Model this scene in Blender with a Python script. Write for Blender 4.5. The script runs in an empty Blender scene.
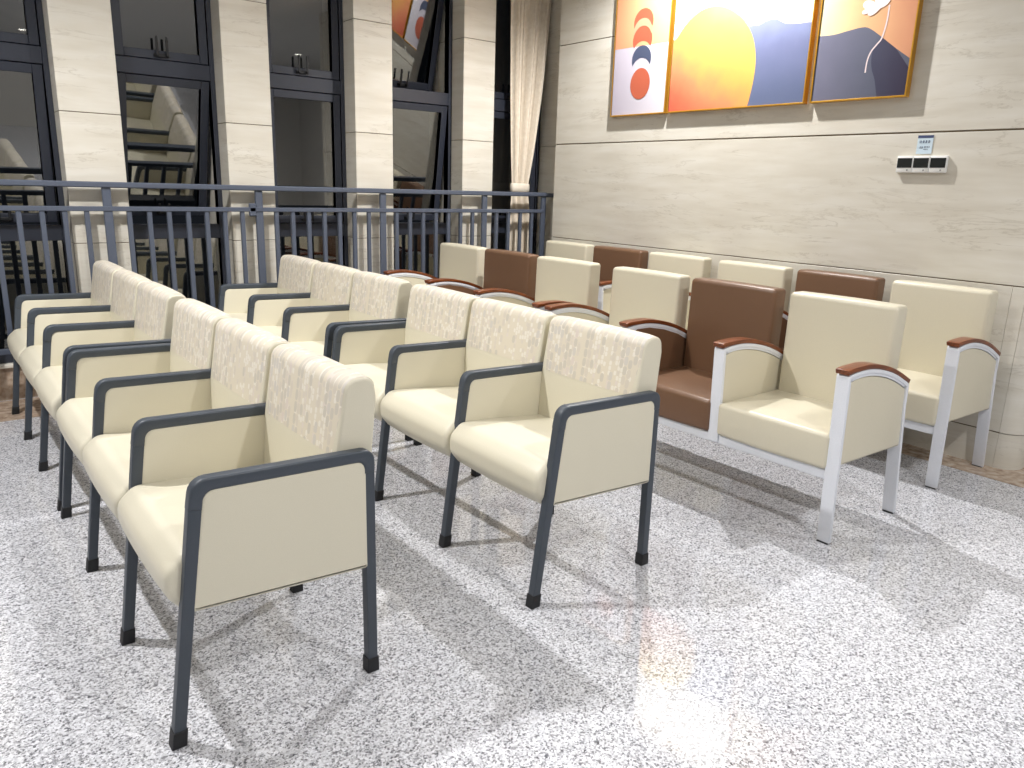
import bpy, bmesh, math, random
from mathutils import Vector, Matrix
random.seed(7)
S = bpy.context.scene
COL = S.collection
PI = math.pi

# ------------------------------------------------------------------ materials
def nmat(name):
    m = bpy.data.materials.new(name); m.use_nodes = True
    nt = m.node_tree
    return m, nt, nt.nodes['Principled BSDF']

def lin(c):
    return tuple(((v/255.0)/12.92 if v/255.0 <= .04045 else ((v/255.0+.055)/1.055)**2.4) for v in c) + (1,)

def N(nt, t, **kw):
    n = nt.nodes.new(t)
    for k, v in kw.items():
        if k.startswith('i_'):
            n.inputs[k[2:].replace('_', ' ')].default_value = v
        else:
            setattr(n, k, v)
    return n

def L(nt, a, b): nt.links.new(a, b)

def math_n(nt, op, a, b=None, c=None):
    n = N(nt, 'ShaderNodeMath', operation=op)
    for i, v in enumerate((a, b, c)):
        if v is None: continue
        if isinstance(v, (int, float)): n.inputs[i].default_value = v
        else: L(nt, v, n.inputs[i])
    return n.outputs[0]

def ramp(nt, fac, stops, interp='LINEAR'):
    r = N(nt, 'ShaderNodeValToRGB'); r.color_ramp.interpolation = interp
    e = r.color_ramp.elements
    while len(e) < len(stops): e.new(.5)
    for i, (p, c) in enumerate(stops):
        e[i].position = p; e[i].color = c
    if fac is not None: L(nt, fac, r.inputs[0])
    return r.outputs[0]

def plain(name, rgb, rough=.5, metal=0., spec=.5, bump=0., bscale=300.):
    m, nt, b = nmat(name)
    b.inputs['Roughness'].default_value = rough
    b.inputs['Metallic'].default_value = metal
    b.inputs['Specular IOR Level'].default_value = spec
    tc = N(nt, 'ShaderNodeTexCoord')
    no = N(nt, 'ShaderNodeTexNoise'); no.inputs['Scale'].default_value = bscale; no.inputs['Detail'].default_value = 2
    L(nt, tc.outputs['Object'], no.inputs['Vector'])
    c = lin(rgb); c2 = tuple(v*.94 for v in c[:3]) + (1,)
    L(nt, ramp(nt, no.outputs[0], [(.3, c2), (.7, c)]), b.inputs['Base Color'])
    if bump:
        bp = N(nt, 'ShaderNodeBump'); bp.inputs['Strength'].default_value = bump; bp.inputs['Distance'].default_value = .002
        L(nt, no.outputs[0], bp.inputs['Height']); L(nt, bp.outputs[0], b.inputs['Normal'])
    return m

M = {}
M['cream'] = plain('cream_vinyl', (219, 213, 193), .40, spec=.4, bump=.12, bscale=420)
M['cream2'] = plain('cream_leatherette', (212, 205, 184), .36, spec=.45, bump=.15, bscale=380)
M['brown'] = plain('brown_leatherette', (112, 83, 62), .36, spec=.45, bump=.18, bscale=380)
M['steel'] = plain('charcoal_powder_coat', (66, 73, 82), .42, spec=.45)
M['rubber'] = plain('black_rubber', (24, 25, 28), .6)
M['white'] = plain('white_powder_coat', (226, 229, 236), .3, spec=.5)
M['rail'] = plain('slate_painted_steel', (84, 91, 106), .45, spec=.4)
M['frame'] = plain('anthracite_aluminium', (46, 50, 61), .4, spec=.5)
M['gold'] = plain('brushed_gold', (214, 160, 56), .3, metal=.6)
M['plastic'] = plain('white_plastic', (238, 238, 236), .35)
M['screen'] = plain('dark_screen', (34, 38, 38), .2)
M['ceil'] = plain('white_ceiling_paint', (226, 225, 222), .8, bscale=40)
M['paint'] = plain('grey_white_wall_paint', (214, 211, 205), .7, bscale=40)
M['dark'] = plain('mortar_joint', (112, 98, 78), .9)
M['sill'] = plain('pale_sill_stone', (225, 220, 210), .4)

def wood_mat():
    m, nt, b = nmat('red_brown_wood')
    tc = N(nt, 'ShaderNodeTexCoord'); mp = N(nt, 'ShaderNodeMapping'); mp.inputs['Scale'].default_value = (3, 40, 40)
    L(nt, tc.outputs['Object'], mp.inputs['Vector'])
    no = N(nt, 'ShaderNodeTexNoise'); no.inputs['Scale'].default_value = 3; no.inputs['Detail'].default_value = 4
    L(nt, mp.outputs[0], no.inputs['Vector'])
    L(nt, ramp(nt, no.outputs[0], [(.3, lin((92, 46, 20))), (.7, lin((134, 72, 36)))]), b.inputs['Base Color'])
    b.inputs['Roughness'].default_value = .3
    return m
M['wood'] = wood_mat()

def granite():
    m, nt, b = nmat('polished_grey_granite')
    geo = N(nt, 'ShaderNodeNewGeometry')
    def vor(scale):
        v = N(nt, 'ShaderNodeTexVoronoi'); v.inputs['Scale'].default_value = scale
        L(nt, geo.outputs['Position'], v.inputs['Vector'])
        s = N(nt, 'ShaderNodeSeparateColor'); L(nt, v.outputs['Color'], s.inputs[0]); return s.outputs[0]
    a = ramp(nt, vor(215), [(0, lin((78, 78, 84))), (.11, lin((128, 128, 134))), (.27, lin((186, 187, 193))), (.48, lin((218, 219, 225))), (.8, lin((236, 237, 243)))], 'CONSTANT')
    c = ramp(nt, vor(130), [(0, lin((104, 104, 110))), (.13, lin((168, 168, 174))), (.36, lin((220, 221, 227)))], 'CONSTANT')
    mx = N(nt, 'ShaderNodeMix', data_type='RGBA'); mx.inputs[0].default_value = .30
    L(nt, a, mx.inputs[6]); L(nt, c, mx.inputs[7])
    L(nt, mx.outputs[2], b.inputs['Base Color'])
    b.inputs['Roughness'].default_value = .05
    b.inputs['Specular IOR Level'].default_value = .55
    return m
M['granite'] = granite()

def beige_marble():
    m, nt, b = nmat('beige_marble_border')
    geo = N(nt, 'ShaderNodeNewGeometry')
    no = N(nt, 'ShaderNodeTexNoise'); no.inputs['Scale'].default_value = 26; no.inputs['Detail'].default_value = 8; no.inputs['Distortion'].default_value = .3
    L(nt, geo.outputs['Position'], no.inputs['Vector'])
    L(nt, ramp(nt, no.outputs[0], [(.3, lin((140, 116, 98))), (.5, lin((178, 158, 140))), (.72, lin((202, 188, 172)))]), b.inputs['Base Color'])
    b.inputs['Roughness'].default_value = .12
    return m
M['marble'] = beige_marble()

def stone():
    m, nt, b = nmat('veined_beige_limestone')
    geo = N(nt, 'ShaderNodeNewGeometry')
    mp = N(nt, 'ShaderNodeMapping'); mp.inputs['Scale'].default_value = (.75, .75, 5.2)
    L(nt, geo.outputs['Position'], mp.inputs['Vector'])
    n1 = N(nt, 'ShaderNodeTexNoise'); n1.inputs['Scale'].default_value = 1.7; n1.inputs['Detail'].default_value = 9; n1.inputs['Roughness'].default_value = .62; n1.inputs['Distortion'].default_value = .5
    L(nt, mp.outputs[0], n1.inputs['Vector'])
    # thin veins: iso-lines of the noise
    d = math_n(nt, 'ABSOLUTE', math_n(nt, 'SUBTRACT', n1.outputs[0], .5))
    vein = ramp(nt, d, [(0, (1, 1, 1, 1)), (.006, (.4, .4, .4, 1)), (.016, (0, 0, 0, 1))])
    n3 = N(nt, 'ShaderNodeTexNoise'); n3.inputs['Scale'].default_value = 2.3; n3.inputs['Detail'].default_value = 3
    L(nt, geo.outputs['Position'], n3.inputs['Vector'])
    vm = math_n(nt, 'MULTIPLY', vein, ramp(nt, n3.outputs[0], [(.4, (0, 0, 0, 1)), (.62, (1, 1, 1, 1))]))
    n2 = N(nt, 'ShaderNodeTexNoise'); n2.inputs['Scale'].default_value = 3.5; n2.inputs['Detail'].default_value = 6
    L(nt, mp.outputs[0], n2.inputs['Vector'])
    base = ramp(nt, n2.outputs[0], [(.3, lin((207, 201, 188))), (.5, lin((214, 209, 197))), (.7, lin((220, 216, 206)))])
    mx = N(nt, 'ShaderNodeMix', data_type='RGBA')
    L(nt, math_n(nt, 'MULTIPLY', vm, .40), mx.inputs[0]); L(nt, base, mx.inputs[6]); mx.inputs[7].default_value = lin((150, 138, 118))
    L(nt, mx.outputs[2], b.inputs['Base Color'])
    b.inputs['Roughness'].default_value = .28
    return m
M['stone'] = stone()

def pattern_cloth():
    m, nt, b = nmat('dotted_column_fabric')
    tc = N(nt, 'ShaderNodeTexCoord'); sp = N(nt, 'ShaderNodeSeparateXYZ'); L(nt, tc.outputs['Object'], sp.inputs[0])
    def layer(cw, ch, seed, fill):
        yc = math_n(nt, 'DIVIDE', math_n(nt, 'ADD', sp.outputs[1], seed), cw)
        col = math_n(nt, 'FLOOR', yc); fy = math_n(nt, 'SUBTRACT', math_n(nt, 'FRACT', yc), .5)
        w1 = N(nt, 'ShaderNodeTexWhiteNoise', noise_dimensions='1D'); L(nt, math_n(nt, 'ADD', col, seed*31+.37), w1.inputs['W'])
        run = math_n(nt, 'SUBTRACT', sp.outputs[2], math_n(nt, 'MULTIPLY', sp.outputs[0], 1.0))
        zc = math_n(nt, 'ADD', math_n(nt, 'DIVIDE', run, ch), math_n(nt, 'MULTIPLY', w1.outputs[0], 9.0))
        row = math_n(nt, 'FLOOR', zc); fz = math_n(nt, 'SUBTRACT', math_n(nt, 'FRACT', zc), .5)
        cv = N(nt, 'ShaderNodeCombineXYZ'); L(nt, col, cv.inputs[0]); L(nt, row, cv.inputs[1]); cv.inputs[2].default_value = seed
        w2 = N(nt, 'ShaderNodeTexWhiteNoise', noise_dimensions='3D'); L(nt, cv.outputs[0], w2.inputs['Vector'])
        # columns are grouped: a column is either mostly dotted or mostly bare
        keep = math_n(nt, 'LESS_THAN', math_n(nt, 'MULTIPLY_ADD', w1.outputs[0], .7, math_n(nt, 'MULTIPLY', w2.outputs[0], .5)), fill)
        r = math_n(nt, 'ADD', math_n(nt, 'POWER', math_n(nt, 'ABSOLUTE', math_n(nt, 'MULTIPLY', fy, 2.3)), 3.0), math_n(nt, 'POWER', math_n(nt, 'ABSOLUTE', math_n(nt, 'MULTIPLY', fz, 2.2)), 3.0))
        inside = math_n(nt, 'LESS_THAN', r, 1.0)
        return math_n(nt, 'MULTIPLY', keep, inside), w2.outputs[0]
    base = lin((218, 209, 191))
    cur = None
    for cw, ch, seed, fill, stops in ((.0145, .015, 4.1, .62, [(0, lin((229, 223, 211))), (.4, lin((213, 204, 191))), (.7, lin((218, 208, 198)))]),
                                (.0205, .029, 1.3, .56, [(0, lin((203, 196, 183))), (.3, lin((211, 202, 188))), (.55, lin((206, 200, 191))), (.8, lin((215, 204, 194)))])):
        mk, rnd = layer(cw, ch, seed, fill)
        colr = ramp(nt, rnd, stops, 'CONSTANT')
        mx = N(nt, 'ShaderNodeMix', data_type='RGBA'); L(nt, mk, mx.inputs[0])
        if cur is None: mx.inputs[6].default_value = base
        else: L(nt, cur, mx.inputs[6])
        L(nt, colr, mx.inputs[7]); cur = mx.outputs[2]
    L(nt, cur, b.inputs['Base Color'])
    b.inputs['Roughness'].default_value = .38
    return m
M['pattern'] = pattern_cloth()

def curtain_mat():
    m, nt, b = nmat('ivory_curtain_cloth')
    tc = N(nt, 'ShaderNodeTexCoord'); no = N(nt, 'ShaderNodeTexNoise'); no.inputs['Scale'].default_value = 30
    L(nt, tc.outputs['Object'], no.inputs['Vector'])
    L(nt, ramp(nt, no.outputs[0], [(.3, lin((226, 214, 196))), (.7, lin((238, 228, 212)))]), b.inputs['Base Color'])
    b.inputs['Roughness'].default_value = .8
    b.inputs['Sheen Weight'].default_value = .2
    return m
M['curtain'] = curtain_mat()

def glass_mat(name='night_window_glass', refl=.25):
    m = bpy.data.materials.new(name); m.use_nodes = True
    nt = m.node_tree; nt.nodes.clear()
    out = N(nt, 'ShaderNodeOutputMaterial'); mix = N(nt, 'ShaderNodeMixShader')
    gl = N(nt, 'ShaderNodeBsdfGlossy'); gl.inputs['Roughness'].default_value = .015; gl.inputs['Color'].default_value = (.86, .86, .84, 1)
    tr = N(nt, 'ShaderNodeBsdfTransparent'); tr.inputs['Color'].default_value = (.5, .52, .53, 1)
    fr = N(nt, 'ShaderNodeFresnel'); fr.inputs['IOR'].default_value = 1.5
    L(nt, math_n(nt, 'ADD', math_n(nt, 'MULTIPLY', fr.outputs[0], .8), refl-.05), mix.inputs[0])
    L(nt, tr.outputs[0], mix.inputs[1]); L(nt, gl.outputs[0], mix.inputs[2]); L(nt, mix.outputs[0], out.inputs[0])
    return m
M['glass'] = glass_mat()

def gradient(name, stops, axis=(0, 1, 0), off=0., scale=1., noise=.15, nscale=7.):
    """colour along a direction of the picture (object Y = along the wall, Z = up)"""
    m, nt, b = nmat(name)
    tc = N(nt, 'ShaderNodeTexCoord')
    dt = N(nt, 'ShaderNodeVectorMath', operation='DOT_PRODUCT'); dt.inputs[1].default_value = axis
    L(nt, tc.outputs['Object'], dt.inputs[0])
    no = N(nt, 'ShaderNodeTexNoise'); no.inputs['Scale'].default_value = nscale; no.inputs['Detail'].default_value = 5
    L(nt, tc.outputs['Object'], no.inputs['Vector'])
    f = math_n(nt, 'MULTIPLY', math_n(nt, 'SUBTRACT', dt.outputs['Value'], off), scale)
    f = math_n(nt, 'ADD', f, math_n(nt, 'MULTIPLY', math_n(nt, 'SUBTRACT', no.outputs[0], .5), noise*2))
    L(nt, ramp(nt, f, [(p, lin(c)) for p, c in stops]), b.inputs['Base Color'])
    b.inputs['Roughness'].default_value = .3
    return m

def emit(name, c, s):
    m = bpy.data.materials.new(name); m.use_nodes = True
    nt = m.node_tree; b = nt.nodes['Principled BSDF']
    b.inputs['Base Color'].default_value = (1, 1, 1, 1)
    b.inputs['Emission Color'].default_value = c; b.inputs['Emission Strength'].default_value = s
    return m
M['lamp'] = emit('lamp_glow', (1, .95, .87, 1), 14)

# ------------------------------------------------------------------ mesh helpers
def finish(bm, sharp=33):
    bmesh.ops.remove_doubles(bm, verts=bm.verts, dist=1e-5)
    bmesh.ops.recalc_face_normals(bm, faces=bm.faces)
    a = math.radians(sharp)
    for f in bm.faces: f.smooth = True
    for e in bm.edges:
        if len(e.link_faces) == 2 and e.calc_face_angle(0) > a: e.smooth = False

def obj(name, bm, mats, parent=None, sharp=33):
    finish(bm, sharp)
    me = bpy.data.meshes.new(name); bm.to_mesh(me); bm.free()
    for m in (mats if isinstance(mats, (list, tuple)) else [mats]): me.materials.append(m)
    o = bpy.data.objects.new(name, me); COL.objects.link(o)
    if parent: o.parent = parent
    return o

def box(bm, lo, hi, bev=0., seg=2, mi=0):
    r = bmesh.ops.create_cube(bm, size=1)
    vs = r['verts']
    for v in vs:
        v.co = Vector([(lo[i]+hi[i])/2 + v.co[i]*(hi[i]-lo[i]) for i in range(3)])
    fs = set(f for v in vs for f in v.link_faces)
    if bev:
        es = list(set(e for v in vs for e in v.link_edges))
        r = bmesh.ops.bevel(bm, geom=es, offset=bev, segments=seg, affect='EDGES', profile=.5)
        fs |= set(r['faces'])
    for f in fs:
        if f.is_valid: f.material_index = mi
    return bm

def bx(lo, hi, bev=0., seg=2):
    return box(bmesh.new(), lo, hi, bev, seg)

def fillet(pts, rad, n=5):
    """round the corners of a closed 2-D polygon; rad = one value or a list"""
    out = []; k = len(pts)
    for i in range(k):
        p = Vector(pts[i]); a = Vector(pts[i-1]); b = Vector(pts[(i+1) % k])
        r = rad[i] if isinstance(rad, (list, tuple)) else rad
        u = (a-p); w = (b-p); lu, lw = u.length, w.length
        if r <= 0 or lu < 1e-6 or lw < 1e-6: out.append(p); continue
        u /= lu; w /= lw
        ang = math.acos(max(-1, min(1, u.dot(w))))
        if ang > PI-.03: out.append(p); continue
        t = min(r/math.tan(ang/2), lu*.49, lw*.49); rr = t*math.tan(ang/2)
        c = p + (u+w).normalized()*(rr/math.sin(ang/2))
        s = p+u*t-c; e = p+w*t-c
        a0 = math.atan2(s.y, s.x); a1 = math.atan2(e.y, e.x); d = (a1-a0+PI) % (2*PI)-PI
        for j in range(n+1):
            q = a0+d*j/n; out.append(c+Vector((math.cos(q), math.sin(q)))*rr)
    return out

def normals2(pts):
    k = len(pts); area = sum(pts[i-1].x*pts[i].y-pts[i].x*pts[i-1].y for i in range(k))
    sg = 1 if area > 0 else -1; ns = []
    for i in range(k):
        d1 = (pts[i]-pts[i-1]); d2 = (pts[(i+1) % k]-pts[i])
        n1 = Vector((d1.y, -d1.x)); n2 = Vector((d2.y, -d2.x))
        n = (n1.normalized() if n1.length > 1e-9 else n1)+(n2.normalized() if n2.length > 1e-9 else n2)
        ns.append(n.normalized()*sg if n.length > 1e-9 else Vector((0, 0)))
    return ns

def stations(y0, y1, r, ny):
    """(y, inset) from y0 to y1 with quarter-round ends of radius r"""
    st = []
    for j in range(4):
        q = j/4*PI/2; st.append((y0+r*(1-math.cos(q)) if r else y0, r*(1-math.sin(q))))
    if r == 0: st = []
    inner = [(y0+r+(y1-y0-2*r)*i/ny, 0.) for i in range(ny+1)]
    st += inner
    if r:
        st += [(y0+y1-y, d) for y, d in reversed(st[:4])]
    return st

def loft(bm, pts, y0, y1, r=.005, ny=1, crown=0., axis='y', mi=0):
    """profile (x,z) lofted along y with rounded ends, optional outward crown"""
    ns = normals2(pts); rings = []
    for y, d in stations(y0, y1, r, ny):
        u = (y-y0)/(y1-y0)*2-1
        o = -d+crown*(1-u*u)
        ring = []
        for p, n in zip(pts, ns):
            q = p+n*o
            ring.append(bm.verts.new((q.x, y, q.y) if axis == 'y' else ((y, q.x, q.y) if axis == 'x' else (q.x, q.y, y))))
        rings.append(ring)
    k = len(pts)
    for a, b in zip(rings, rings[1:]):
        for i in range(k):
            f = bm.faces.new((a[i], a[(i+1) % k], b[(i+1) % k], b[i])); f.material_index = mi
    bm.faces.new(rings[0]).material_index = mi; bm.faces.new(list(reversed(rings[-1]))).material_index = mi
    return bm

def ribbon(path, th, rad):
    """closed polygon of constant thickness th around an open 2-D path, with rounded bends"""
    P = [Vector(p) for p in path]
    n = []
    for i in range(len(P)):
        if i == 0: t = P[1]-P[0]; k = 1
        elif i == len(P)-1: t = P[-1]-P[-2]; k = 1
        else:
            a = (P[i]-P[i-1]).normalized(); b = (P[i+1]-P[i]).normalized(); t = a+b; k = 1/max(.35, math.cos(a.angle(b)/2))
        t.normalize(); n.append(Vector((-t.y, t.x))*k*th/2)
    outer = [p+q for p, q in zip(P, n)]; inner = [p-q for p, q in zip(P, n)]
    rr = [0]+[rad[i] if isinstance(rad, (list, tuple)) else rad for i in range(len(P)-2)]+[0]
    poly = outer+inner[::-1]
    radii = [x+th/2 if x else 0 for x in rr]+[max(0, x-th/2) if x else 0 for x in rr][::-1]
    return fillet(poly, radii, 5)

def arc_smooth(pts, n=4):
    """Catmull-Rom through points"""
    P = [Vector(p) for p in pts]; out = []
    for i in range(len(P)-1):
        a = P[max(0, i-1)]; b = P[i]; c = P[i+1]; d = P[min(len(P)-1, i+2)]
        for j in range(n):
            t = j/n
            out.append(.5*((2*b)+(c-a)*t+(2*a-5*b+4*c-d)*t*t+(3*b-a-3*c+d)*t**3))
    out.append(P[-1]); return out

def empty(name, loc=(0, 0, 0), label=None, cat=None, group=None):
    o = bpy.data.objects.new(name, None); COL.objects.link(o); o.location = loc
    o.empty_display_size = .1
    tag(o, label, cat, group); return o

def tag(o, label=None, cat=None, group=None, kind=None):
    if label: o['label'] = label
    if cat: o['category'] = cat
    if group: o['group'] = group
    if kind: o['kind'] = kind
    return o

def struct(name, bm, m, parent=None):
    o = obj(name, bm, m, parent)
    if not parent: o['kind'] = 'structure'
    return o

def copy_tree(o, parent=None):
    c = o.copy(); COL.objects.link(c); c.parent = parent
    for ch in o.children: copy_tree(ch, c)
    return c

# ------------------------------------------------------------------ measured layout (metres)
XW = 4.325            # wall with the paintings
YP = 5.25             # front of the stone pillars
YWIN = 5.41           # front of the window frames
XR = 4.50             # recessed bit of wall beyond the end of the stone wall
CEIL = 3.3
ZJ = [0, .19, .94, 1.69, 2.44, 3.19, CEIL]

# ------------------------------------------------------------------ room shell
XL, YB, XE = -4.2, -4.2, 6.4
struct('floor', bx((XL, YB, -.1), (XE, 6.6, 0)), M['granite'])
bm = bmesh.new()
box(bm, (XL, 4.912, .0), (4.14, 5.36, .002)); box(bm, (4.136, 1.20, .0), (4.52, 5.36, .002)); box(bm, (4.30, 1.17, 0), (XE, 1.36, .0021))
struct('trim_1', bm, M['marble'])                                   # flush beige border of the floor
struct('ceiling', bx((XL, YB, CEIL), (XE, 6.0, CEIL+.1)), M['ceil'])
struct('wall_left', bx((XL-.1, YB, 0), (XL, 6.0, CEIL)), M['paint'])
struct('wall_back', bx((XL, YB-.1, 0), (XE, YB, CEIL)), M['paint'])
struct('wall_far_right', bx((XE, YB, 0), (XE+.1, 1.6, CEIL)), M['paint'])

# stone wall with the paintings: courses of slabs with open joints over a dark backing
bm = bmesh.new()
YC = 1.41
box(bm, (XW+.005, YC, 0), (XW+.28, 4.99, CEIL), mi=1)
joints = [YC, 1.472, 5.0] if False else [YC, 5.0]
for k, (z0, z1) in enumerate(zip(ZJ, ZJ[1:])):
    g = .006 if z1 == 1.69 else .003
    for y0, y1 in zip(*((lambda j: (j, j[1:]))([YC, 1.475, 5.0] if z1 <= .94 else joints))):
        box(bm, (XW, y0+.0007, z0+(.003 if z0 else 0)), (XW+.03, y1-.0007, z1-g), .0015, 1)
    # rounded stone corner where the wall turns away
    cx, cy, r = XW+.10, YC-.001, .10
    pts = [Vector((cx-r*math.cos(a), cy-r*math.sin(a))) for a in [i/10*PI/2 for i in range(11)]] + [Vector((XE, cy-r)), Vector((XE, cy+.3)), Vector((cx, cy+.3)), Vector((cx, cy))]
    if k < 1 or True:
        loft(bm, pts, z0+(.002 if z0 else 0), z1-.002, 0, 1, axis='z')
box(bm, (XW+.03, 4.99, 0), (XR+.25, 5.0, CEIL))
struct('wall_right', bm, [M['stone'], M['dark']])
# recessed return of the wall between the stone wall and the window
bm = bmesh.new()
for z0, z1 in zip(ZJ, ZJ[1:]): box(bm, (XR, 5.0, z0), (XR+.25, 5.75, z1-.003))
struct('wall_return', bm, M['stone'])

# pillars between the windows
PX = [(-2.0, -1.68), (-1.06, -.75), (-.14, .18), (.785, 1.108), (1.727, 2.031), (2.645, 2.947), (3.573, 3.872)]
for i, (a, b) in enumerate(PX):
    bm = bmesh.new()
    box(bm, (a+.006, YP+.006, 0), (b-.006, 5.74, CEIL), mi=1)
    for z0, z1 in zip(ZJ, ZJ[1:]): box(bm, (a, YP, z0), (b, 5.75, z1-.004), .002, 1)
    struct('wall_pillar_%d' % (i+1), bm, [M['stone'], M['dark']])

# windows
GAPS = [(XL, -2.0), (-1.68, -1.06), (-.75, -.14), (.18, .785), (1.108, 1.727), (2.031, 2.645), (2.947, 3.573), (3.872, XR)]
TILT = {3: (0, 6), 4: (0, 17), 6: (14, 8)}
ZT = 3.02
def frame_ring(bm, x0, x1, z0, z1, w, ya, yb, bev=.003):
    box(bm, (x0, ya, z0), (x0+w, yb, z1), bev, 1); box(bm, (x1-w, ya, z0), (x1, yb, z1), bev, 1)
    box(bm, (x0+w, ya, z0), (x1-w, yb, z0+w), bev, 1); box(bm, (x0+w, ya, z1-w), (x1-w, yb, z1), bev, 1)
def make_window(n, x0, x1):
    bm = bmesh.new(); ya, yb = YWIN, YWIN+.07; w = .03
    box(bm, (x0, ya, .22), (x0+w, yb, ZT), .003, 1); box(bm, (x1-w, ya, .22), (x1, yb, ZT), .003, 1)
    for z0, z1 in ((.22, .30), (.945, 1.038), (1.948, 2.042), (ZT-.05, ZT)):
        box(bm, (x0+w, ya, z0), (x1-w, yb, z1), .003, 1)
    win = struct('window_%d' % n, bm, M['frame'])
    obj('pane', bx((x0+w, ya+.03, .30), (x1-w, ya+.036, .945)), M['glass'], win)
    for q, (z0, z1) in enumerate(((2.042, ZT-.05), (1.038, 1.948))):
        t = math.radians(TILT.get(n, (0, 0))[q])
        zp = z1 - .002
        def tilt(bm):      # hinged along its top edge, foot pushed outward
            bmesh.ops.rotate(bm, verts=bm.verts, cent=(0, ya+.012, zp), matrix=Matrix.Rotation(t, 3, 'X')); return bm
        sb = bmesh.new(); frame_ring(sb, x0+w+.004, x1-w-.004, z0+.004, z1-.004, .052, ya+.008, ya+.056)
        sash = obj('sash', tilt(sb), M['frame'], win)
        obj('pane', tilt(bx((x0+w+.05, ya+.034, z0+.05), (x1-w-.05, ya+.040, z1-.05))), M['glass'], sash)
        hb = bmesh.new(); xm = (x0+x1)/2-.01
        box(hb, (xm-.045, ya-.006, z0+.018), (xm+.045, ya+.01, z0+.038), .003, 1)
        for dx in (-.03, .03):
            box(hb, (xm+dx-.007, ya-.022, z0+.020), (xm+dx+.007, ya-.006, z0+.034), .002, 1)
            box(hb, (xm+dx-.007, ya-.026, z0+.022), (xm+dx+.007, ya-.016, z0+(.135 if q == 0 else .10)), .002, 1)
        obj('handle', tilt(hb), M['rubber'], sash)
    return win
for n, (a, b) in enumerate(GAPS):
    if n >= 1: make_window(n, a, b)
# wall under and above the windows
bm = bmesh.new()
for a, b in GAPS: box(bm, (a, YWIN-.03, 0), (b, 5.75, .20)); box(bm, (a, YWIN+.02, ZT), (b, 5.75, CEIL))
box(bm, (XL, YWIN, 0), (-2.0, 5.75, CEIL))
struct('wall_window_side', bm, M['marble'])
bm = bmesh.new()
for a, b in GAPS[1:]: box(bm, (a, YWIN-.05, .20), (b, 5.6, .222), .003, 1)
struct('trim_2', bm, M['sill'])

# ------------------------------------------------------------------ railing
YR = 5.19
rl = empty('railing', (.9, YR, 0), 'slate-grey metal railing of square posts and thin upright bars before the windows', 'railing')
def rpart(name, lo, hi, bev=.003, par=None):
    o = obj(name, bx((lo[0]-.9, lo[1]-YR, lo[2]), (hi[0]-.9, hi[1]-YR, hi[2]), bev, 1), M['rail'], par or rl); return o
rpart('top_rail', (-2.0, YR-.026, 1.266), (4.40, YR+.026, 1.30), .006)
rpart('middle_rail', (-2.0, YR-.018, 1.130), (4.377, YR+.018, 1.158))
rpart('bottom_rail', (-2.0, YR-.018, .32), (4.377, YR+.018, .35))
posts = [-1.774, -.857, .059, .976, 1.893, 2.823, 3.751, 4.377]
for x in posts:
    p = rpart('post', (x-.024, YR-.012, .002), (x+.024, YR+.012, 1.27))
for a, b in zip(posts, posts[1:]):
    n = 5 if b-a < .8 else 8
    for j in range(1, n):
        x = a+(b-a)*j/n
        rpart('baluster', (x-.0135, YR-.012, .345), (x+.0135, YR+.012, 1.135), .002)
rpart('wall_bracket', (4.395, YR-.014, 1.262), (XR+.001, YR+.014, 1.296))
for x in (1.893,):
    rpart('clamp', (x-.07, YR-.018, 1.10), (x-.024, YR+.006, 1.185), .006)

# ------------------------------------------------------------------ curtain
def make_curtain():
    t = empty('curtain', (4.22, 5.30, .06), 'ivory pleated curtain gathered by a tieback beside the stone wall', 'curtain')
    prof = [(.06, 4.10, 4.34, .028), (.5, 4.11, 4.33, .028), (.95, 4.115, 4.318, .028), (1.15, 4.115, 4.318, .030), (1.27, 4.118, 4.300, .024), (1.33, 4.12, 4.292, .020), (1.40, 4.118, 4.303, .024), (1.55, 4.108, 4.333, .032),
            (1.75, 4.095, 4.365, .036), (2.1, 4.078, 4.415, .04), (2.5, 4.065, 4.455, .042), (2.9, 4.055, 4.485, .042), (CEIL-.01, 4.05, 4.495, .042)]
    def interp(z):
        for a, b in zip(prof, prof[1:]):
            if a[0] <= z <= b[0]:
                u = (z-a[0])/(b[0]-a[0]); u = u*u*(3-2*u) if False else u
                return [a[i]+(b[i]-a[i])*u for i in range(1, 4)]
        return prof[-1][1:]
    nu, nz, pl = 200, 60, 9.5
    bm = bmesh.new(); rows = []
    for k in range(nz+1):
        z = .06+(CEIL-.07)*k/nz; a, b, am = interp(z); row = []
        for i in range(nu+1):
            u = i/nu; w = u+.018*math.sin(7*u+2)*math.sin(3*u)
            ph = 2*PI*pl*w
            y = 5.305+am*.62*(math.sin(ph)*.8+.25*math.sin(2.3*ph+1)+.12*math.sin(z*2.1+u*9))
            x = a+(b-a)*(u+.012*math.sin(2*ph))
            row.append(bm.verts.new((x-4.22, y-5.30, z-.06)))
        rows.append(row)
    for a, b in zip(rows, rows[1:]):
        for i in range(nu): bm.faces.new((a[i], a[i+1], b[i+1], b[i]))
    obj('drape', bm, M['curtain'], t, 80)
    bm = bmesh.new(); rings = []
    for z, g in ((1.30, .0), (1.305, .006), (1.335, .008), (1.365, .006), (1.37, 0)):
        ring = []
        for i in range(28):
            q = 2*PI*i/28; ring.append(bm.verts.new((4.206+(.088+g)*math.copysign(abs(math.cos(q))**.7, math.cos(q))-4.22, 5.305+(.030+g)*math.copysign(abs(math.sin(q))**.7, math.sin(q))-5.30, z-.06)))
        rings.append(ring)
    for a, b in zip(rings, rings[1:]):
        for i in range(28): bm.faces.new((a[i], a[(i+1) % 28], b[(i+1) % 28], b[i]))
    obj('tieback', bm, M['curtain'], t, 80)
make_curtain()

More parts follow.
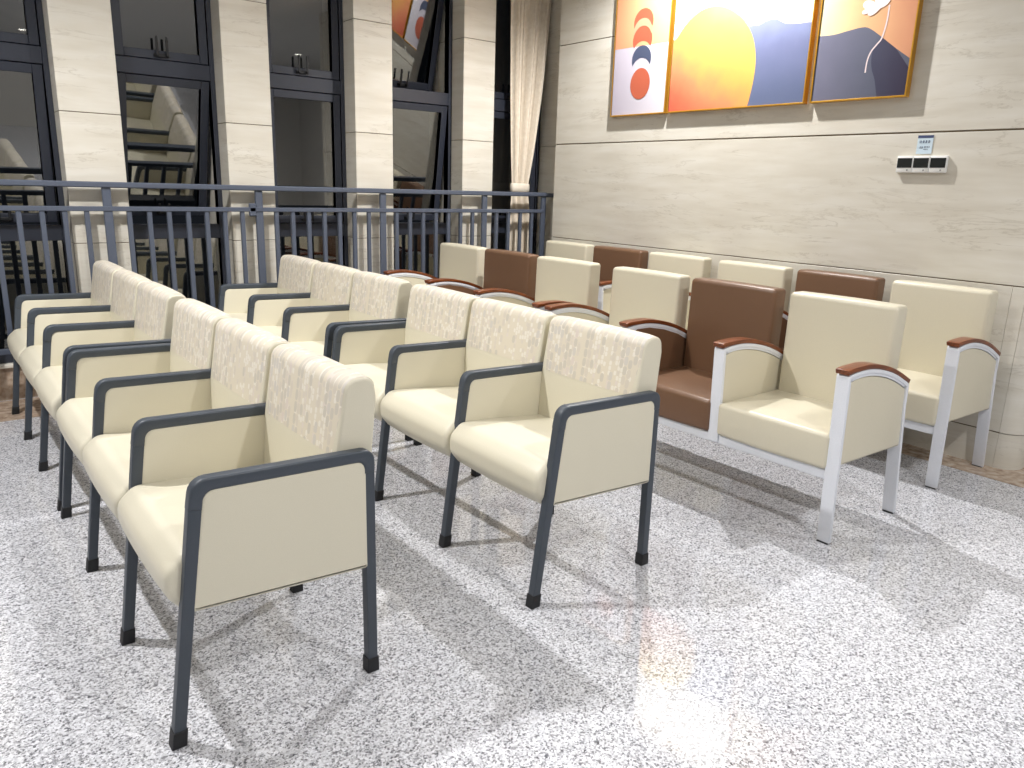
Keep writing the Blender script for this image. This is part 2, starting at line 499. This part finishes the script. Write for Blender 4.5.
# ------------------------------------------------------------------ charcoal-framed three-seat bench (x to the back, y along the row)
SP = .5356
def make_dark_bench():
    root = empty('three_seat_bench')
    for k in range(4):
        y = k*SP
        # slanted front leg, upright rear leg
        for (xa, xb, zt, nm) in ((.006, .0862, .612, 'front_leg'), (.532, .5305, .61, 'rear_leg')):
            def cx(z): return xa+(xb-xa)*z/zt
            pts = fillet([Vector((cx(0)-.0145, .004)), Vector((cx(0)+.0145, .004)), Vector((xb+.0155, zt)), Vector((xb-.0155, zt))], 0)
            leg = obj(nm, loft(bmesh.new(), pts, y-.0155, y+.0155, .004), M['steel'], root)
            cp = [Vector((cx(0)-.0180, 0)), Vector((cx(0)+.0180, 0)), Vector((cx(.045)+.0168, .045)), Vector((cx(.045)-.0168, .045))]
            obj('foot_cap', loft(bmesh.new(), cp, y-.0185, y+.0185, .004), M['rubber'], leg)
        rb = ribbon([(.0850, .604), (.0945, .663), (.531, .652), (.5305, .602)], .032, [.042, .042])
        obj('armrest', loft(bmesh.new(), rb, y-.0180, y+.0180, .007), M['steel'], root)
        pp = fillet([Vector((.060, .350)), Vector((.524, .329)), Vector((.524, .640)), Vector((.104, .650))], [.006, .006, .036, .036])
        obj('arm_panel', loft(bmesh.new(), pp, y-.0165, y+.0165, .010, 4, .003), M['cream'], root)
    seat_p = fillet([Vector(p) for p in ((.050, .342), (.014, .388), (.012, .450), (.060, .494), (.200, .487), (.465, .462), (.465, .365), (.30, .352))], [.02, .05, .05, .05, .1, .01, .01, .05], 5)
    back_p = fillet([Vector(p) for p in ((.432, .400), (.448, .640), (.484, .855), (.562, .857), (.570, .80), (.555, .640), (.548, .400))], [.01, .1, .038, .034, .05, .1, .01], 7)
    cov_ns = normals2(back_p)
    for k in range(3):
        y0, y1 = k*SP+.006, (k+1)*SP-.006
        obj('seat', loft(bmesh.new(), seat_p, y0, y1, .022, 8, .006), M['cream'], root, 60)
        back = obj('backrest', loft(bmesh.new(), back_p, y0+.006, y1-.006, .010, 8, .003), M['cream'], root, 60)
        # patterned cover: upper front, over the top, a little down the rear
        idx = [i for i, p in enumerate(back_p) if p.y >= .66 and p.x < .566]
        strip = [(Vector((.4515, .650)), Vector((-.99, .1)))]+[(back_p[i], cov_ns[i]) for i in idx]
        bm = bmesh.new(); rows = []
        ya, yb = y0+.006+.0075, y1-.006-.0075
        for j in range(13):
            y = ya+(yb-ya)*j/12; u = (y-y0-.006)/(y1-y0-.012)*2-1
            o = .003*(1-u*u)+(.0004 if j in (0, 12) else .0030)
            row = [bm.verts.new(((p+n*(o-.004)).x, y, (p+n*(o-.004)).y)) if q == 0 else bm.verts.new(((p+n*o).x, y, (p+n*o).y)) for q, (p, n) in enumerate([strip[0]]+strip)]
            rows.append(row)
        for a, b in zip(rows, rows[1:]):
            for i in range(len(a)-1): bm.faces.new((a[i], a[i+1], b[i+1], b[i]))
        c = obj('patterned_cover', bm, M['pattern'], back, 60); c['label'] = 'fabric cover woven with columns of beige dots'
    for x, z in ((.17, .352), (.43, .352)):
        obj('seat_rail', bx((x-.015, .013, z-.013), (x+.015, 3*SP-.013, z+.013), .003, 1), M['steel'], root)
    return root

# ------------------------------------------------------------------ white-framed three-seat bench with wooden armrests
SW = .570
def make_white_bench():
    root = empty('three_seat_bench')
    W = .027
    arch = arc_smooth([(-.018, .688), (.040, .6965), (.130, .6965), (.240, .679), (.350, .646), (.463, .596)], 3)
    def off(d): return [Vector((p.x, p.y))+Vector((.12, 1)).normalized()*d for p in arch]
    for k in range(4):
        y = k*SW
        low = ribbon([p+Vector((.004, -.011)) for p in arch[1:-1]], .016, [.3]*(len(arch)-4))   # lower lip of the arched arm
        if k in (0, 3):
            path = [Vector((.003, .005))]+arch+[Vector((.466, .50)), Vector((.533, .005))]
            poly = ribbon(path, .016, [.02]+[.3]*(len(arch)-2)+[.010, .2])
            fb = loft(bmesh.new(), poly, y-W, y+W, .002)
            loft(fb, low, y-.024, y+.024, .002)
            fr = obj('side_frame', fb, M['white'], root)
            for fx in (.004, .533): obj('foot_pad', bx((fx-.012, y-W+.003, 0), (fx+.012, y+W-.003, .006), .001, 1), M['rubber'], fr)
        else:
            path = [Vector((-.004, .27))]+arch
            poly = ribbon(path, .016, [.02]+[.3]*(len(arch)-2))
            obj('arm_support', loft(loft(bmesh.new(), poly, y-W, y+W, .002), low, y-.024, y+.024, .002), M['white'], root)
        wp = arc_smooth([(-.036, .7085), (-.018, .7125), (.040, .7155), (.130, .7155), (.240, .6975), (.350, .6645), (.470, .6115)], 3)
        poly = ribbon(wp, .019, [.5]*(len(wp)-2))
        obj('armrest', loft(bmesh.new(), poly, y-.0285, y+.0285, .004, 2), M['wood'], root, 50)
        up = [p+Vector((0, -.019)) for p in arch if p.x > .03][:-1]
        pan = [Vector((.002, .332)), Vector((.482, .325)), Vector((.457, .582))]+[Vector((p.x, p.y)) for p in reversed(up)]+[Vector((-.006, .660))]
        pan = fillet(pan, [.004, .004, .02]+[0]*len(up)+[.02])
        obj('arm_panel', loft(bmesh.new(), pan, y-.020, y+.020, .006, 3, .001), 0 or M['cream2'], root)
    for k in range(3):
        y0, y1 = k*SW+.022, (k+1)*SW-.022
        col = M['brown'] if k == 1 else M['cream2']
        sp = fillet([Vector(p) for p in ((-.024, .305), (-.030, .452), (.44, .458), (.44, .305))], [.02, .018, .02, .01], 4)
        s = obj('seat', loft(bmesh.new(), sp, y0, y1, .016, 8, .004), col, root, 50)
        bp = fillet([Vector(p) for p in ((.392, .44), (.404, .92), (.500, .92), (.488, .44))], [.01, .022, .018, .01], 5)
        b = obj('backrest', loft(bmesh.new(), bp, y0+.015, y1-.015, .016, 8, .003), col, root, 50)
        if k == 1:
            s['label'] = 'brown leatherette seat cushion'; b['label'] = 'brown leatherette backrest'
    # front rail with a small rounded joint at each post
    bm = bmesh.new(); box(bm, (-.006, 0, .262), (.03, 3*SW, .304), .003, 1)
    obj('front_rail', bm, M['white'], root)
    obj('rear_rail', bx((.43, .03, .335), (.465, 3*SW-.03, .375), .003, 1), M['white'], root)
    bm = bmesh.new()
    for k in range(3): box(bm, (.40, (k+.5)*SW-.03, .30), (.45, (k+.5)*SW+.03, .46), .003, 1)
    obj('back_bracket', bm, M['white'], root)
    return root
# in the brown seat the inner faces of the arm panels beside it are brown too
def add_brown_liners(root):
    arch = [(-.006, .655), (.04, .683), (.13, .684), (.24, .665), (.35, .632), (.457, .582)]
    for y in (SW+.0212, 2*SW-.0212-.004):
        pan = [Vector((.002, .34)), Vector((.480, .33))]+[Vector(p) for p in reversed(arch)]
        o = obj('arm_panel_lining', loft(bmesh.new(), pan, y, y+.004, .001), M['brown'], root); o['label'] = 'brown lining of the arm beside the brown seat'

dark = make_dark_bench(); white = make_white_bench(); add_brown_liners(white)
d_gap = 3*SP+.090
w_gap = 3*SW+.090
DARK = [
    ((.358, 1.738), 'cream bench with charcoal legs, nearest the camera, dotted backs, in outermost row'),
    ((.358, 1.738+d_gap), 'cream bench with charcoal legs, outermost row, far end standing on the beige floor border'),
    ((1.478, 1.734), 'cream bench with charcoal legs and dotted backs, directly before the white-framed benches, open end'),
    ((1.478, 1.734+d_gap), 'cream bench with charcoal legs and dotted backs, second row, at the railing end'),
]
WHITE = [
    ((2.750, 1.4365), 'white-framed bench with cream and brown seats, open end of the row behind the dotted benches'),
    ((2.750, 1.4365+w_gap+.018), 'white-framed bench with cream and brown seats, partly hidden behind dotted benches, by the railing'),
    ((3.745, 1.462), 'white-framed bench with cream and brown seats against the stone wall, below the wall controls'),
    ((3.775, 1.462+w_gap-.026), 'white-framed bench with cream and brown seats against the stone wall, in the curtain corner'),
]
for first, spots, grp in ((dark, DARK, 'charcoal-framed waiting benches'), (white, WHITE, 'white-framed waiting benches')):
    for i, ((x, y), lab) in enumerate(spots):
        o = first if i == 0 else copy_tree(first)
        o.location = (x, y, 0); tag(o, lab, 'bench', grp)

# ------------------------------------------------------------------ paintings
def poly_at(bm, pts, x, mi):
    vs = [bm.verts.new((x, y, z)) for y, z in pts]
    f = bm.faces.new(vs); f.material_index = mi
def spline(pts, n=6): return [(p.x, p.y) for p in arc_smooth(pts, n)]
def circ(cy, cz, ry, rz, n=40): return [(cy+ry*math.cos(2*PI*i/n), cz+rz*math.sin(2*PI*i/n)) for i in range(n)]
def crescent(cy, cz, r, dz, n=24):
    """dome with a lower edge cut by the same circle dropped by dz"""
    hz = dz/2; a0 = math.asin(-hz/r)
    up = [(cy+r*math.cos(a), cz+r*math.sin(a)) for a in [a0+(PI-2*a0)*i/n for i in range(n+1)]]
    lo = [(cy+r*math.cos(a), cz-dz+r*math.sin(a)) for a in [(PI+a0)+(-PI-2*a0)*i/n for i in range(n+1)]]
    return up+lo[1:-1]
ZB, ZTP = 1.87, 2.92
TH = .04
def painting(label, y0, y1):
    t = empty('framed_painting', (XW, (y0+y1)/2, ZB), label, 'painting', 'three abstract paintings in a row')
    fy, w, x0, x1 = (y0+y1)/2, .009, -TH, -.0005
    bm = bmesh.new(); a, b = y0-fy, y1-fy; h = ZTP-ZB
    box(bm, (x0, a, 0), (x1, a+w, h), .001, 1); box(bm, (x0, b-w, 0), (x1, b, h), .001, 1)
    box(bm, (x0, a+w, 0), (x1, b-w, w), .001, 1); box(bm, (x0, a+w, h-w), (x1, b-w, h), .001, 1)
    fr = obj('frame', bm, M['gold'], t)
    return t, fy, a+w, b-w, w, h-w
def canvas(t, fy, a, b, z0, z1, layers, mats):
    bm = bmesh.new(); box(bm, (-TH+.006, a, z0), (-.004, b, z1))
    for i, (mi, pts) in enumerate(layers):
        poly_at(bm, [(min(b, max(a, y-fy)), min(z1, max(z0, z-ZB))) for y, z in pts], -TH+.0055-.0004*i, mi)
    me = obj('canvas', bm, mats, t)
    return me
G = gradient
# 1: moon phases
t, fy, a, b, z0, z1 = painting('small framed painting of stacked orange and navy moon shapes, next to the curtain', 3.814, 4.345)
lay = [(1, [(4.5, 2.336), (3.7, 2.334), (3.7, 3.), (4.5, 3.)])]
lay += [(2, crescent(4.07, 2.488, .092, .075)), (2, crescent(4.07, 2.374, .092, .100)), (4, crescent(4.068, 2.246, .092, .082)), (2, circ(4.066, 2.083, .094, .105))]
lay += [(2, crescent(4.07, 2.600+.09, .092, .06))]
lay += [(3, crescent(4.072, 2.430, .086, .050))]
canvas(t, fy, a, b, z0, z1, lay, [G('lavender_ground', [(0, (178, 170, 184)), (1, (216, 212, 220))], (0, -1, 0), -.28, 1.8, .05),
    G('peach_sky', [(0, (204, 136, 104)), (.5, (218, 162, 122)), (1, (226, 200, 142))], (0, -1, .3), -.15, 1.9, .06),
    plain('terracotta', (184, 94, 70), .4), plain('pale_peach', (222, 160, 128), .4), plain('slate_navy', (72, 80, 104), .4)])
# 2: sun and mountain
t, fy, a, b, z0, z1 = painting('large central framed painting of a yellow sun before blue-grey mountains', 2.738, 3.792)
sun = spline([(3.80, 1.8), (3.80, 2.28), (3.755, 2.345), (3.674, 2.432), (3.568, 2.491), (3.45, 2.502), (3.33, 2.465), (3.215, 2.383), (3.140, 2.275), (3.107, 2.154), (3.107, 2.041), (3.122, 1.94), (3.15, 1.80)], 4)
mnt = [(3.4, 1.8)]+spline([(3.4, 2.30), (3.181, 2.347), (3.117, 2.345), (3.051, 2.363), (2.99, 2.364), (2.926, 2.333), (2.847, 2.320), (2.783, 2.319), (2.70, 2.313)], 4)+[(2.70, 1.8)]
canvas(t, fy, a, b, z0, z1, [(1, mnt), (2, sun)], [plain('pale_sky_wash', (250, 246, 238), .4),
    G('blue_grey_mountain', [(0, (98, 108, 138)), (.6, (116, 122, 156)), (1, (136, 144, 178))], (0, 0, 1), .05, 2.1, .18, 9),
    G('sun_wash', [(0, (204, 98, 76)), (.3, (220, 138, 98)), (.5, (224, 168, 92)), (.75, (226, 194, 98)), (1, (228, 204, 120))], (0, -.55, .85), -.26, 1.22, .14, 6)])
# 3: dark hill with a white flower stem
t, fy, a, b, z0, z1 = painting('framed painting of a dark hill with a thin white flower stem, above the wall controls', 2.137, 2.700)
hill = [(2.75, 1.8)]+spline([(2.75, 2.236), (2.689, 2.232), (2.601, 2.229), (2.51, 2.240), (2.439, 2.247), (2.393, 2.237), (2.315, 2.183), (2.229, 2.118), (2.08, 2.015)], 4)+[(2.08, 1.8)]
hill2 = spline([(2.315, 2.183), (2.357, 2.115), (2.352, 2.035), (2.319, 1.953), (2.285, 1.80)], 4)+[(2.08, 1.8)]+[(2.08, 2.015), (2.229, 2.118)]
def stroke(pts, w):
    P = arc_smooth(pts, 4); L_, R_ = [], []
    for i, p in enumerate(P):
        d = (P[min(i+1, len(P)-1)]-P[max(0, i-1)]).normalized(); n = Vector((-d.y, d.x))*w/2
        L_.append(((p+n).x, (p+n).y)); R_.append(((p-n).x, (p-n).y))
    return L_+R_[::-1]
petals = []
for cy, cz, ang, ln in ((2.40, 2.352, .3, .10), (2.36, 2.372, 1.2, .09), (2.335, 2.352, 2.6, .085), (2.375, 2.328, -.5, .085), (2.42, 2.325, -.1, .055)):
    pts = []
    for i in range(18):
        q = 2*PI*i/18; u, v = ln/2*math.cos(q), ln*.22*math.sin(q)*(1+.3*math.cos(q))
        pts.append((cy+u*math.cos(ang)-v*math.sin(ang), cz+u*math.sin(ang)+v*math.cos(ang)))
    petals.append((4, pts))
canvas(t, fy, a, b, z0, z1, [(1, hill), (2, hill2), (3, stroke([(2.298, 2.34), (2.300, 2.26), (2.315, 2.181), (2.338, 2.150), (2.366, 2.116), (2.381, 2.07), (2.384, 2.01)], .008))]+petals,
    [G('peach_wash', [(0, (232, 216, 172)), (.45, (226, 180, 134)), (1, (208, 148, 114))], (0, -1, .1), -.2, 2.1, .08),
     G('slate_hill', [(0, (92, 96, 112)), (1, (116, 116, 136))], (0, 1, .2), -.1, 2.2, .2, 8), G('dark_hill', [(0, (58, 54, 74)), (1, (80, 84, 104))], (0, 1, 0), -.25, 3, .12, 8),
     plain('white_stem', (232, 214, 214), .4), plain('white_petal', (244, 230, 224), .4)])

# ------------------------------------------------------------------ wall controls and notice
def control(y, label):
    t = empty('thermostat', (XW, y, 1.525), label, 'thermostat', 'three wall controls in a row')
    obj('plate', bx((-.020, -.0425, -.043), (.001, .0425, .043), .003, 2), M['plastic'], t)
    obj('screen', bx((-.0215, -.0395, -.018), (-.018, .0395, .032), .0008, 1), M['screen'], t)
    for dy in (-.018,):
        obj('button', bx((-.0215, dy-.004, -.034), (-.018, dy+.004, -.027), .0008, 1), plain('grey_print', (140, 140, 140)), t)
    return t
control(2.0985, 'white wall thermostat with dark screen, leftmost of the three in the row')
control(2.0125, 'white wall thermostat with dark screen, in the middle of the row of three')
control(1.925, 'white wall thermostat with dark screen, rightmost of the three in the row')
def notice():
    blue = plain('pale_blue_paper', (206, 224, 236), .5); navy = plain('navy_print', (62, 74, 112), .6)
    t = obj('notice', bx((-.0025, -.040, 0), (-.0005, .040, .094)), blue)
    t.location = (XW-.0002, 2.015, 1.579); tag(t, 'pale blue printed notice with dark heading above the wall thermostats', 'notice')
    bm = bmesh.new(); box(bm, (-.0032, -.040, .080), (-.0024, .040, .094)); obj('heading_band', bm, navy, t)
    rnd = random.Random(3)
    def glyphs(n, y0, dy, z0, h, name):
        bm = bmesh.new()
        for i in range(n):
            y = y0-i*dy
            for j in range(5):
                if j < 3: q = z0+h*(j+.5)/3; box(bm, (-.0032, y-dy*.38*rnd.uniform(.6, 1), q-h*.05), (-.0024, y+dy*.38*rnd.uniform(.6, 1), q+h*.05))
                else: q = y+dy*rnd.uniform(-.3, .3); box(bm, (-.0032, q-dy*.06, z0), (-.0024, q+dy*.06, z0+h))
        obj(name, bm, navy, t)
    glyphs(4, .024, .0155, .054, .014, 'title_print'); glyphs(2, .022, .010, .026, .012, 'small_print'); glyphs(4, .000, .008, .031, .007, 'small_print'); glyphs(3, .000, .008, .020, .006, 'small_print')
notice()

# ------------------------------------------------------------------ lighting: recessed ceiling downlights
W_ = (1, .988, .975)
def downlight(x, y, power, size=150, blend=.6, soft=.05, col=W_, aim=None):
    t = empty('ceiling_downlight', (x, y, CEIL), 'round recessed ceiling downlight', 'light', 'recessed ceiling downlights')
    bm = bmesh.new(); r0, r1 = .052, .075; rings = []
    for r, z in ((r0, -.001), (r0+.004, -.008), (r1-.004, -.008), (r1, -.001)):
        rings.append([bm.verts.new((r*math.cos(2*PI*i/32), r*math.sin(2*PI*i/32), z)) for i in range(32)])
    for a, b in zip(rings, rings[1:]):
        for i in range(32): bm.faces.new((a[i], a[(i+1) % 32], b[(i+1) % 32], b[i]))
    obj('trim_ring', bm, M['plastic'], t)
    bm = bmesh.new(); bmesh.ops.create_circle(bm, cap_ends=True, radius=r0, segments=32)
    for v in bm.verts: v.co.z = -.002
    obj('diffuser', bm, M['lamp'], t)
    l = bpy.data.lights.new('downlight_lamp', 'SPOT'); l.energy = power; l.spot_size = math.radians(size); l.spot_blend = blend
    l.shadow_soft_size = soft; l.color = col
    o = bpy.data.objects.new('downlight_lamp', l); COL.objects.link(o); o.location = (x, y, CEIL-.03)
    if aim: o.rotation_euler = (Vector(aim)-o.location).to_track_quat('-Z', 'Y').to_euler()
    return t
downlight(3.74, 3.40, 480, soft=.035)          # washes the paintings
downlight(-.36, 3.25, 500, soft=.035)
downlight(1.70, 3.70, 110)
downlight(-.36, -.20, 90)
downlight(1.70, -.60, 250)
downlight(3.74, -.40, 150)
downlight(-2.4, 1.6, 120)
downlight(-2.4, -2.0, 60)
downlight(1.7, -2.8, 80)
downlight(5.4, -1.8, 60)

w = bpy.data.worlds.new('night'); S.world = w; w.use_nodes = True
w.node_tree.nodes['Background'].inputs[0].default_value = (.012, .014, .018, 1)
w.node_tree.nodes['Background'].inputs[1].default_value = 1.0

# ------------------------------------------------------------------ camera
F, PITCH, ROLL, YAW, H = 765.93, .2534, .0309, .6681, 1.3506
cy, sy, cp, sp_ = math.cos(YAW), math.sin(YAW), math.cos(PITCH), math.sin(PITCH)
fwd = Vector((sy*cp, cy*cp, -sp_)); right = Vector((cy, -sy, 0)); up = right.cross(fwd)
r_ = math.cos(ROLL)*right+math.sin(ROLL)*up; u_ = -math.sin(ROLL)*right+math.cos(ROLL)*up
cam = bpy.data.cameras.new('camera'); cam.sensor_width = 36; cam.lens = F*36/1024; cam.clip_start = .05
co = bpy.data.objects.new('camera', cam); COL.objects.link(co)
mw = Matrix((r_, u_, -fwd)).transposed().to_4x4(); mw.translation = (0, 0, H); co.matrix_world = mw
S.camera = co

S.view_settings.view_transform = 'Standard'
S.view_settings.look = 'None'
S.view_settings.exposure = -0.58
S.cycles.max_bounces = 8
